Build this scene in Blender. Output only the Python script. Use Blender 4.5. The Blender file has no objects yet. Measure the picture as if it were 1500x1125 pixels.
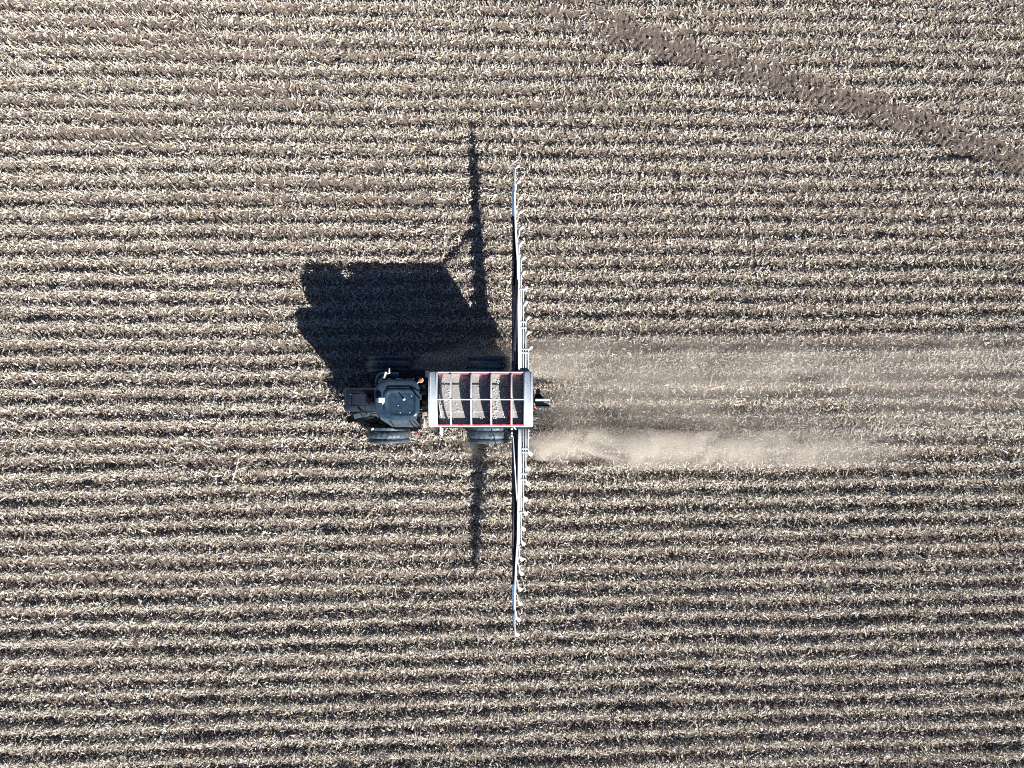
import bpy, bmesh, math, random
import numpy as np
from mathutils import Vector, Matrix

# ------------------------------------------------------------------ camera, sky, sun, exposure
S = bpy.context.scene
COL = S.collection
H = 32.5                                     # drone height in metres
PPM = 32.0                                   # photo pixels per metre on the ground
cam = bpy.data.cameras.new('camera')
cam.sensor_width = 36.0
cam.lens = 36.0 * H / (1500.0 / PPM)
cam.clip_start = 0.5
cam.clip_end = 6000
camo = bpy.data.objects.new('camera', cam)
COL.objects.link(camo)
camo.location = (0, 0, H)
S.camera = camo

SUN = Vector((0.98, -1.245, 1.0)).normalized()
EL = math.asin(SUN.z)
W = bpy.data.worlds.new("World")
S.world = W
W.use_nodes = True
wn = W.node_tree
bg = wn.nodes['Background']
sky = wn.nodes.new('ShaderNodeTexSky')
sky.sky_type = 'NISHITA'
sky.sun_disc = False
sky.sun_elevation = EL
sky.sun_rotation = math.atan2(SUN.x, SUN.y)
sky.altitude = 800
sky.air_density = 0.5
sky.dust_density = 0.1
sky.ozone_density = 3.0
wn.links.new(sky.outputs[0], bg.inputs[0])
bg.inputs[1].default_value = 0.05
sl = bpy.data.lights.new('sun', 'SUN')
sl.energy = 5.0
sl.angle = math.radians(0.5)
sl.color = (1.0, 0.955, 0.89)
so = bpy.data.objects.new('sun', sl)
COL.objects.link(so)
so.rotation_euler = (-SUN).to_track_quat('-Z', 'Y').to_euler()
so.location = (20, -25, 20)
S.view_settings.view_transform = 'Standard'
S.view_settings.look = 'None'
S.view_settings.gamma = 1.0
S.view_settings.exposure = 0.82
S.cycles.volume_bounces = 4
S.cycles.use_denoising = False
S.cycles.pixel_filter_type = 'BLACKMAN_HARRIS'
S.cycles.filter_width = 1.05
S.cycles.max_bounces = 6
S.cycles.volume_step_rate = 1.0
S.cycles.volume_max_steps = 128

rng = np.random.default_rng(7)
random.seed(7)


def sc(z):
    return PPM * H / (H - z)


def X(px, z):
    return (px - 750.0) / sc(z)


def Y(py, z):
    return (562.5 - py) / sc(z)


# ------------------------------------------------------------------ materials
def mat(name, col, rough=0.6, metal=0.0, spec=0.5, coat=0.0, var=0.0, vscale=6.0, bump=0.0, bscale=40.0, dirt=None, dscale=3.0, damt=0.3):
    m = bpy.data.materials.new(name)
    m.use_nodes = True
    nt = m.node_tree
    b = nt.nodes['Principled BSDF']
    b.inputs['Base Color'].default_value = (*col, 1)
    b.inputs['Roughness'].default_value = rough
    b.inputs['Metallic'].default_value = metal
    b.inputs['Specular IOR Level'].default_value = spec
    b.inputs['Coat Weight'].default_value = coat
    tc = nt.nodes.new('ShaderNodeTexCoord')
    last = None
    if var > 0:
        n = nt.nodes.new('ShaderNodeTexNoise')
        n.inputs['Scale'].default_value = vscale
        n.inputs['Detail'].default_value = 6
        nt.links.new(tc.outputs['Object'], n.inputs['Vector'])
        r = nt.nodes.new('ShaderNodeMapRange')
        r.inputs[1].default_value = 0.3
        r.inputs[2].default_value = 0.7
        r.inputs[3].default_value = 1 - var
        r.inputs[4].default_value = 1 + var
        nt.links.new(n.outputs['Fac'], r.inputs[0])
        mx = nt.nodes.new('ShaderNodeMix')
        mx.data_type = 'RGBA'
        mx.blend_type = 'MULTIPLY'
        mx.inputs[0].default_value = 1
        mx.inputs[6].default_value = (*col, 1)
        nt.links.new(r.outputs[0], mx.inputs[7])
        last = mx.outputs[2]
        r2 = nt.nodes.new('ShaderNodeMapRange')
        r2.inputs[1].default_value = 0.3
        r2.inputs[2].default_value = 0.7
        r2.inputs[3].default_value = max(0.05, rough - 0.12)
        r2.inputs[4].default_value = min(1.0, rough + 0.15)
        nt.links.new(n.outputs['Fac'], r2.inputs[0])
        nt.links.new(r2.outputs[0], b.inputs['Roughness'])
    if dirt:
        n2 = nt.nodes.new('ShaderNodeTexNoise')
        n2.inputs['Scale'].default_value = dscale
        n2.inputs['Detail'].default_value = 8
        n2.inputs['Roughness'].default_value = 0.65
        nt.links.new(tc.outputs['Object'], n2.inputs['Vector'])
        r3 = nt.nodes.new('ShaderNodeMapRange')
        r3.inputs[1].default_value = 0.42
        r3.inputs[2].default_value = 0.72
        r3.inputs[3].default_value = 0
        r3.inputs[4].default_value = damt
        nt.links.new(n2.outputs['Fac'], r3.inputs[0])
        mx2 = nt.nodes.new('ShaderNodeMix')
        mx2.data_type = 'RGBA'
        nt.links.new(r3.outputs[0], mx2.inputs[0])
        if last is not None:
            nt.links.new(last, mx2.inputs[6])
        else:
            mx2.inputs[6].default_value = (*col, 1)
        mx2.inputs[7].default_value = (*dirt, 1)
        last = mx2.outputs[2]
    if last is not None:
        nt.links.new(last, b.inputs['Base Color'])
    if bump > 0:
        n3 = nt.nodes.new('ShaderNodeTexNoise')
        n3.inputs['Scale'].default_value = bscale
        n3.inputs['Detail'].default_value = 5
        nt.links.new(tc.outputs['Object'], n3.inputs['Vector'])
        bp = nt.nodes.new('ShaderNodeBump')
        bp.inputs['Strength'].default_value = bump
        bp.inputs['Distance'].default_value = 0.02
        nt.links.new(n3.outputs['Fac'], bp.inputs['Height'])
        nt.links.new(bp.outputs[0], b.inputs['Normal'])
    return m


DUST = (0.30, 0.25, 0.20)
M = dict(
    slate=mat('slate_paint', (0.022, 0.050, 0.088), 0.27, 0, 0.5, 0.3, 0.25, 5, dirt=(0.13, 0.15, 0.16), dscale=4, damt=0.30),
    tray=mat('grey_tray', (0.20, 0.23, 0.26), 0.5, 0.2, 0.5, 0, 0.25, 6, dirt=(0.10, 0.10, 0.10), dscale=8, damt=0.5),
    plate=mat('tread_plate', (0.115, 0.165, 0.21), 0.42, 0.2, 0.5, 0, 0.2, 7, dirt=(0.16, 0.17, 0.18), dscale=6, damt=0.4),
    black=mat('black_paint', (0.012, 0.014, 0.018), 0.42, 0, 0.5, 0, 0.3, 6, dirt=DUST, dscale=5, damt=0.10),
    hood=mat('dark_hood_paint', (0.016, 0.024, 0.040), 0.33, 0, 0.5, 0.25, 0.25, 5, dirt=(0.08, 0.09, 0.10), dscale=3, damt=0.2),
    navy=mat('navy_steel', (0.018, 0.028, 0.055), 0.42, 0, 0.5, 0, 0.3, 4, dirt=DUST, dscale=5, damt=0.08),
    blue=mat('sky_tinted_steel', (0.10, 0.19, 0.34), 0.4, 0.2, 0.5, 0, 0.2, 6),  # sky reflected in the stainless boom tip, put into the base colour
    white=mat('white_paint', (0.80, 0.82, 0.84), 0.38, 0, 0.5, 0, 0.06, 5, dirt=(0.42, 0.38, 0.33), dscale=6, damt=0.35),
    steel=mat('brushed_steel', (0.70, 0.80, 0.88), 0.38, 0.25, 0.5, 0, 0.05, 4, dirt=(0.42, 0.50, 0.58), dscale=2.2, damt=0.40),
    red=mat('red_paint', (0.66, 0.06, 0.10), 0.4, 0, 0.5, 0, 0.15, 6, dirt=(0.75, 0.5, 0.5), dscale=5, damt=0.5),
    rubber=mat('tyre_rubber', (0.062, 0.092, 0.125), 0.42, 0, 0.5, 0, 0.35, 6, 0.25, 50, dirt=(0.16, 0.18, 0.20), dscale=3, damt=0.5),
    rim=mat('rim_paint', (0.35, 0.35, 0.34), 0.5, 0, 0.5, 0, 0.2, 6, dirt=DUST, damt=0.4),
    glass=mat('cab_glass', (0.008, 0.012, 0.018), 0.06, 0, 0.6, 0),
    screen=mat('hopper_screen', (0.375, 0.365, 0.355), 0.6, 0.1, 0.4, 0, 0.16, 9, dirt=(0.42, 0.40, 0.37), dscale=7, damt=0.5),
    inner=mat('hopper_inner_wall', (0.10, 0.11, 0.17), 0.6, 0, 0.4, 0, 0.15, 6),
    purpleshade=mat('purple_shade_bulkhead', (0.026, 0.022, 0.065), 0.55, 0, 0.4, 0, 0.2, 6),  # purple shade of the hopper bays put into the bulkhead colour
    navyshade=mat('navy_shade_bulkhead', (0.022, 0.04, 0.13), 0.5, 0, 0.4, 0, 0.2, 6),  # navy shade of the hopper bay put into the bulkhead colour
    orange=mat('orange_lens', (0.85, 0.16, 0.01), 0.2, 0, 0.5, 0.4),
    lens=mat('red_lens', (0.6, 0.02, 0.02), 0.25),
    hose=mat('rubber_hose', (0.015, 0.016, 0.018), 0.5),
    tan=mat('dusty_steel', (0.34, 0.29, 0.24), 0.7, 0.1, 0.4, 0, 0.35, 8),
    hole=mat('dark_opening', (0.004, 0.005, 0.007), 0.8, 0, 0.1),
    salt=mat('fertilizer_grain', (0.82, 0.83, 0.84), 0.7, 0, 0.4),
    weed=mat('weed_leaf', (0.035, 0.11, 0.035), 0.6, 0, 0.4, 0, 0.3, 20),
    straw=mat('dry_stalk', (0.66, 0.58, 0.47), 0.7, 0, 0.3, 0, 0.2, 12),
)


# ------------------------------------------------------------------ mesh builder
class MB:
    def __init__(self):
        self.v, self.f, self.sm = [], [], []

    def add(self, vs, fs, smooth=False):
        o = len(self.v)
        self.v += [tuple(p) for p in vs]
        self.f += [tuple(i + o for i in f) for f in fs]
        self.sm += [smooth] * len(fs)
        return self

    def box(self, x0, x1, y0, y1, z0, z1, mtx=None):
        vs = [Vector((x, y, z)) for z in (z0, z1) for x, y in ((x0, y0), (x1, y0), (x1, y1), (x0, y1))]
        if mtx is not None:
            vs = [mtx @ p for p in vs]
        return self.add(vs, [(3, 2, 1, 0), (4, 5, 6, 7), (0, 1, 5, 4), (1, 2, 6, 5), (2, 3, 7, 6), (3, 0, 4, 7)])

    def loft(self, loops, cap0=True, cap1=True, smooth=False):
        n = len(loops[0])
        vs = [p for l in loops for p in l]
        fs = []
        for k in range(len(loops) - 1):
            for i in range(n):
                j = (i + 1) % n
                fs.append((k * n + i, k * n + j, (k + 1) * n + j, (k + 1) * n + i))
        self.add(vs, fs, smooth)
        if cap0:
            self.add(loops[0], [tuple(reversed(range(n)))])
        if cap1:
            self.add(loops[-1], [tuple(range(n))])
        return self

    def tube(self, pts, r, n=8, cap=True):
        pts = [Vector(p) for p in pts]
        rr = r if isinstance(r, (list, tuple)) else [r] * len(pts)
        loops = []
        up = None
        for i, p in enumerate(pts):
            d = (pts[min(i + 1, len(pts) - 1)] - pts[max(i - 1, 0)]).normalized()
            if up is None:
                up = Vector((0, 0, 1)) if abs(d.z) < 0.9 else Vector((1, 0, 0))
            a = d.cross(up).normalized()
            b = a.cross(d).normalized()
            up = b
            loops.append([p + (a * math.cos(t) + b * math.sin(t)) * rr[i] for t in [2 * math.pi * k / n for k in range(n)]])
        loops = [list(reversed(l)) for l in loops]
        return self.loft(loops, cap, cap, True)

    def lathe_y(self, prof, cx, cz, n=64, fn=None):
        """prof: list of (y, r); spun round the axis parallel to Y through (cx, cz)"""
        vs, fs = [], []
        m = len(prof)
        for k in range(n):
            a = 2 * math.pi * k / n
            for j, (y, r) in enumerate(prof):
                q = r + (fn(j, k) if fn else 0)
                vs.append((cx + q * math.cos(a), y, cz + q * math.sin(a)))
        for k in range(n):
            k2 = (k + 1) % n
            for j in range(m - 1):
                fs.append((k * m + j, k * m + j + 1, k2 * m + j + 1, k2 * m + j))
        return self.add(vs, fs, True)

    def plate(self, pts, z0, z1):
        lo = [Vector((p[0], p[1], p[2] - (z1 - z0)) if len(p) > 2 else (p[0], p[1], z0)) for p in pts]
        hi = [Vector((p[0], p[1], p[2]) if len(p) > 2 else (p[0], p[1], z1)) for p in pts]
        area = sum(pts[i][0] * pts[(i + 1) % len(pts)][1] - pts[(i + 1) % len(pts)][0] * pts[i][1] for i in range(len(pts)))
        if area < 0:
            lo.reverse()
            hi.reverse()
        return self.loft([lo, hi])

    def ball(self, c, r, n=10, m=6, sz=1.0):
        loops = []
        for i in range(1, m):
            t = math.pi * i / m
            loops.append([Vector((c[0] + r * math.sin(t) * math.cos(a), c[1] + r * math.sin(t) * math.sin(a), c[2] - r * sz * math.cos(t))) for a in [2 * math.pi * k / n for k in range(n)]])
        return self.loft(loops, True, True, True)

    def build(self, name, m, parent=None, bevel=0.0):
        me = bpy.data.meshes.new(name)
        me.from_pydata(self.v, [], self.f)
        me.materials.append(m)
        me.polygons.foreach_set('use_smooth', self.sm)
        bm = bmesh.new()
        bm.from_mesh(me)
        bmesh.ops.remove_doubles(bm, verts=bm.verts, dist=1e-5)
        bmesh.ops.recalc_face_normals(bm, faces=bm.faces)
        bm.to_mesh(me)
        bm.free()
        o = bpy.data.objects.new(name, me)
        COL.objects.link(o)
        if parent is not None:
            o.parent = parent
            o.matrix_parent_inverse = parent.matrix_basis.inverted()
        if bevel > 0:
            b = o.modifiers.new('bevel', 'BEVEL')
            b.width = bevel
            b.segments = 2
            b.limit_method = 'ANGLE'
            b.angle_limit = math.radians(40)
        return o


def empty(name, loc):
    o = bpy.data.objects.new(name, None)
    COL.objects.link(o)
    o.location = loc
    o.empty_display_size = 0.3
    return o


def tag(o, label=None, cat=None, group=None, kind=None):
    if label:
        o['label'] = label
    if cat:
        o['category'] = cat
    if group:
        o['group'] = group
    if kind:
        o['kind'] = kind
    return o


def rrect(x0, x1, y0, y1, r, z, n=6):
    """rounded rectangle loop, counter-clockwise; r = one radius or four (x1y1, x0y1, x0y0, x1y0)"""
    rs = r if isinstance(r, (tuple, list)) else (r,) * 4
    out = []
    for (cx, cy, a0, q) in ((x1, y1, 0, rs[0]), (x0, y1, 90, rs[1]), (x0, y0, 180, rs[2]), (x1, y0, 270, rs[3])):
        sx = -1 if cx == x1 else 1
        sy = -1 if cy == y1 else 1
        for k in range(n + 1):
            a = math.radians(a0 + 90 * k / n)
            out.append(Vector((cx + sx * q + q * math.cos(a), cy + sy * q + q * math.sin(a), z)))
    return out


# ------------------------------------------------------------------ field geometry
def vnoise(x, y, scale, seed):
    """smooth value noise in numpy, about 0..1"""
    g = np.random.default_rng(seed).random((256, 256))
    x = x / scale + 1000.3
    y = y / scale + 1000.7
    xi = np.floor(x).astype(int)
    yi = np.floor(y).astype(int)
    fx = x - xi
    fy = y - yi
    fx = fx * fx * (3 - 2 * fx)
    fy = fy * fy * (3 - 2 * fy)
    a = g[xi % 256, yi % 256]
    b = g[(xi + 1) % 256, yi % 256]
    c = g[xi % 256, (yi + 1) % 256]
    d = g[(xi + 1) % 256, (yi + 1) % 256]
    return (a * (1 - fx) + b * fx) * (1 - fy) + (c * (1 - fx) + d * fx) * fy


# the rows fan out a little from one side of the field to the other
ROWS = [-3.83]
while ROWS[-1] < 30:
    ROWS.append(ROWS[-1] + 0.738 - 0.0018 * max(-18, min(18, ROWS[-1])))
lo = [-3.83]
while lo[-1] > -30:
    lo.append(lo[-1] - (0.738 - 0.0018 * max(-18, min(18, lo[-1]))))
ROWS = np.array(sorted(set(lo + ROWS)))
RIDX = np.arange(len(ROWS))


def row_v(r, u):
    return r + u * (0.00797 - 0.0012 * r) + 0.16 * (vnoise(u, r * 3.0, 9.0, 5) - 0.5) + 0.09 * (vnoise(u, r * 5.0, 2.2, 6) - 0.5)


def row_of(u, v):
    return (v - 0.00797 * u) / (1 - 0.0012 * u)


TRK = np.array([(x, y) for x, y in [((p[0] - 750) / 32, (562.5 - p[1]) / 32) for p in
                ((560, -190), (700, -45), (830, 18), (930, 54), (1000, 78), (1150, 122), (1300, 168), (1450, 224), (1600, 276), (1800, 350))]])


def track_d(u, v):
    best = np.full(u.shape, 99.0)
    along = np.zeros(u.shape)
    side = np.zeros(u.shape)
    L = 0
    for a, b in zip(TRK[:-1], TRK[1:]):
        d = b - a
        l = np.hypot(*d)
        t = np.clip(((u - a[0]) * d[0] + (v - a[1]) * d[1]) / l ** 2, 0, 1)
        px = u - a[0] - t * d[0]
        py = v - a[1] - t * d[1]
        q = np.hypot(px, py)
        m = q < best
        best = np.where(m, q, best)
        along = np.where(m, L + t * l, along)
        side = np.where(m, px * -d[1] + py * d[0], side)
        L += l
    return best, along, np.sign(side)


def trackmask(u, v):
    d, al, sd = track_d(u, v)
    fade = np.clip((u + 1.0) / 6.0, 0.5, 1)
    hw = 0.52 + 0.20 * (vnoise(u, v, 1.6, 91) - 0.5)
    return np.clip((hw + 0.30 - d) / 0.30, 0, 1) * fade, d, al, sd


def wheelmask(u, v):
    """fresh wheel tracks behind and under the spreader"""
    m1 = np.clip((0.42 - np.abs(v + 2.25 - 0.00797 * u)) / 0.10, 0, 1)
    m2 = np.clip((0.42 - np.abs(v - 0.85 - 0.00797 * u)) / 0.10, 0, 1)
    return np.maximum(m1, m2) * np.clip((u + 5.6) / 0.5, 0, 1)


def bare(u, v):
    """0..1 residue cover: lower in long streaks and patches, more cover towards the lower field"""
    n = vnoise(u, v * 3.2, 5.0, 21) * 0.6 + vnoise(u, v * 2.0, 1.4, 22) * 0.4
    c = 0.66 + 0.8 * (n - 0.5) - 0.012 * v
    return np.clip(c, 0.16, 1.0)


def ground_h(u, v, fine=True):
    r = row_of(u, v)
    q = np.interp(r, ROWS, RIDX)
    k = np.clip(np.round(q).astype(int), 0, len(ROWS) - 1)
    d = v - row_v(ROWS[k], u)
    tm, td, al, sd = trackmask(u, v)
    wm = wheelmask(u, v)
    flat = np.clip(1 - tm * 0.85 - wm * 0.75, 0.1, 1)
    amp = 0.050 + 0.05 * (vnoise(u, v, 2.5, 31) - 0.5)
    h = amp * np.exp(-(d / 0.14) ** 2) * flat
    if fine:
        h += 0.030 * (vnoise(u, v, 0.30, 32) - 0.5) + 0.026 * (vnoise(u, v, 0.15, 33) - 0.5)
    # lug prints and clods in the old diagonal track
    ph = al / 0.27 + td * 1.6 * 0.9
    lug = np.where(np.mod(ph + 0.5 * (sd > 0), 1.0) < 0.45, 1.0, 0.0)
    clod = vnoise(u, v, 0.21, 35)
    h += tm * (-0.05 + 0.055 * lug * (0.4 + 0.8 * vnoise(u, v, 0.5, 36)) + 0.16 * np.maximum(clod - 0.55, 0))
    h += wm * (-0.03 + 0.012 * np.where(np.mod(u / 0.22, 1) < 0.5, 1, 0))
    return h


def field_material():
    m = bpy.data.materials.new('field_soil')
    m.use_nodes = True
    nt = m.node_tree
    b = nt.nodes['Principled BSDF']
    b.inputs['Roughness'].default_value = 0.95
    b.inputs['Specular IOR Level'].default_value = 0.15
    tc = nt.nodes.new('ShaderNodeTexCoord')

    def noise(s, d=6):
        n = nt.nodes.new('ShaderNodeTexNoise')
        n.inputs['Scale'].default_value = s
        n.inputs['Detail'].default_value = d
        n.inputs['Roughness'].default_value = 0.6
        nt.links.new(tc.outputs['Object'], n.inputs['Vector'])
        return n

    def ramp(src, stops):
        r = nt.nodes.new('ShaderNodeValToRGB')
        e = r.color_ramp.elements
        e[0].position, e[0].color = stops[0][0], (*stops[0][1], 1)
        e[1].position, e[1].color = stops[1][0], (*stops[1][1], 1)
        for p, c in stops[2:]:
            x = e.new(p)
            x.color = (*c, 1)
        nt.links.new(src, r.inputs[0])
        return r
    n1 = noise(0.5)
    r1 = ramp(n1.outputs['Fac'], [(0.3, (0.205, 0.166, 0.143)), (0.7, (0.288, 0.236, 0.205))])
    n2 = noise(9, 8)
    r2 = ramp(n2.outputs['Fac'], [(0.3, (0.72, 0.72, 0.72)), (0.7, (1.18, 1.16, 1.14))])
    mx = nt.nodes.new('ShaderNodeMix')
    mx.data_type = 'RGBA'
    mx.blend_type = 'MULTIPLY'
    mx.inputs[0].default_value = 1
    nt.links.new(r1.outputs[0], mx.inputs[6])
    nt.links.new(r2.outputs[0], mx.inputs[7])
    at = nt.nodes.new('ShaderNodeAttribute')
    at.attribute_name = 'damp'
    mx2 = nt.nodes.new('ShaderNodeMix')
    mx2.data_type = 'RGBA'
    nt.links.new(at.outputs['Fac'], mx2.inputs[0])
    nt.links.new(mx.outputs[2], mx2.inputs[6])
    mx3 = nt.nodes.new('ShaderNodeMix')
    mx3.data_type = 'RGBA'
    mx3.blend_type = 'MULTIPLY'
    mx3.inputs[0].default_value = 1
    mx3.inputs[6].default_value = (0.145, 0.122, 0.114, 1)
    nt.links.new(r2.outputs[0], mx3.inputs[7])
    nt.links.new(mx3.outputs[2], mx2.inputs[7])
    # fine crumbs of husk trodden into the soil
    vo = nt.nodes.new('ShaderNodeTexVoronoi')
    vo.inputs['Scale'].default_value = 22
    vo.inputs['Randomness'].default_value = 1
    nt.links.new(tc.outputs['Object'], vo.inputs['Vector'])
    cr = ramp(vo.outputs['Distance'], [(0.16, (1, 1, 1)), (0.24, (0, 0, 0))])
    n4 = noise(3.0, 4)
    cm = ramp(n4.outputs['Fac'], [(0.46, (0, 0, 0)), (0.58, (0.8, 0.8, 0.8))])
    ml = nt.nodes.new('ShaderNodeMath')
    ml.operation = 'MULTIPLY'
    nt.links.new(cr.outputs[0], ml.inputs[0])
    nt.links.new(cm.outputs[0], ml.inputs[1])
    mx4 = nt.nodes.new('ShaderNodeMix')
    mx4.data_type = 'RGBA'
    nt.links.new(ml.outputs[0], mx4.inputs[0])
    nt.links.new(mx2.outputs[2], mx4.inputs[6])
    mx4.inputs[7].default_value = (0.45, 0.39, 0.31, 1)
    nt.links.new(mx4.outputs[2], b.inputs['Base Color'])
    n5 = noise(28, 6)
    bp = nt.nodes.new('ShaderNodeBump')
    bp.inputs['Strength'].default_value = 1.0
    bp.inputs['Distance'].default_value = 0.05
    nt.links.new(n5.outputs['Fac'], bp.inputs['Height'])
    nt.links.new(bp.outputs[0], b.inputs['Normal'])
    return m


def build_field():
    hx, hy, st = 33.0, 26.0, 0.075
    nx, ny = int(2 * hx / st) + 1, int(2 * hy / st) + 1
    xs = np.linspace(-hx, hx, nx)
    ys = np.linspace(-hy, hy, ny)
    U, V = np.meshgrid(xs, ys, indexing='ij')
    Z = ground_h(U, V)
    edge = np.minimum(np.minimum(hx - np.abs(U), hy - np.abs(V)) / 1.0, 1.0)
    Z = Z * edge
    tm = trackmask(U, V)[0]
    wm = wheelmask(U, V)
    damp = np.clip(tm * 0.55 + 0.12 * wm + 0.30 * np.clip(vnoise(U, V, 2.8, 41) - 0.6, 0, 1), 0, 1)
    n0 = nx * ny
    co = np.stack([U, V, Z], -1).reshape(-1, 3)
    i = np.arange(nx - 1)[:, None] * ny + np.arange(ny - 1)[None, :]
    quads = np.stack([i, i + ny, i + ny + 1, i + 1], -1).reshape(-1, 4)
    # the same sheet goes on flat to the horizon
    B = 2500.0
    c4 = np.array([(-hx, -hy, 0), (hx, -hy, 0), (hx, hy, 0), (-hx, hy, 0), (-B, -B, 0), (B, -B, 0), (B, B, 0), (-B, B, 0)], float)
    co = np.vstack([co, c4])
    q2 = np.array([(4, 5, 1, 0), (5, 6, 2, 1), (6, 7, 3, 2), (7, 4, 0, 3)]) + n0
    quads = np.vstack([quads, q2])
    me = quads_mesh('field', co, quads)
    a = me.attributes.new('damp', 'FLOAT', 'POINT')
    a.data.foreach_set('value', np.concatenate([damp.reshape(-1), np.zeros(8)]).astype(np.float32))
    me.polygons.foreach_set('use_smooth', np.ones(len(quads), bool))
    me.materials.append(field_material())
    o = bpy.data.objects.new('field', me)
    COL.objects.link(o)
    tag(o, 'brown soil of the harvested corn field with low row ridges and a diagonal wheel track', 'field', kind='structure')
    return o


def quads_mesh(name, co, quads):
    me = bpy.data.meshes.new(name)
    me.vertices.add(len(co))
    me.vertices.foreach_set('co', np.asarray(co, np.float32).reshape(-1))
    me.loops.add(quads.size)
    me.loops.foreach_set('vertex_index', quads.reshape(-1).astype(np.int32))
    me.polygons.add(len(quads))
    me.polygons.foreach_set('loop_start', np.arange(0, quads.size, 4, dtype=np.int32))
    me.update(calc_edges=True)
    me.validate()
    return me


def tint_material(name, rough=0.75, trans=0.0):
    m = bpy.data.materials.new(name)
    m.use_nodes = True
    nt = m.node_tree
    b = nt.nodes['Principled BSDF']
    b.inputs['Roughness'].default_value = rough
    b.inputs['Specular IOR Level'].default_value = 0.3
    at = nt.nodes.new('ShaderNodeAttribute')
    at.attribute_name = 'tint'
    nt.links.new(at.outputs['Color'], b.inputs['Base Color'])
    return m


PAL = np.array([(0.57, 0.53, 0.465), (0.66, 0.635, 0.59), (0.49, 0.435, 0.355), (0.43, 0.405, 0.37), (0.30, 0.265, 0.225), (0.19, 0.16, 0.135), (0.62, 0.48, 0.29)])


def palette(n, p):
    k = rng.choice(len(PAL), n, p=p)
    c = PAL[k] * (0.85 + 0.3 * rng.random((n, 1)))
    return np.clip(c, 0, 0.86)


def set_tint(me, cols):
    a = me.attributes.new('tint', 'FLOAT_COLOR', 'FACE')
    a.data.foreach_set('color', np.concatenate([cols, np.ones((len(cols), 1))], 1).astype(np.float32).reshape(-1))


EXT_U, EXT_V = 30.0, 23.5


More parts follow.
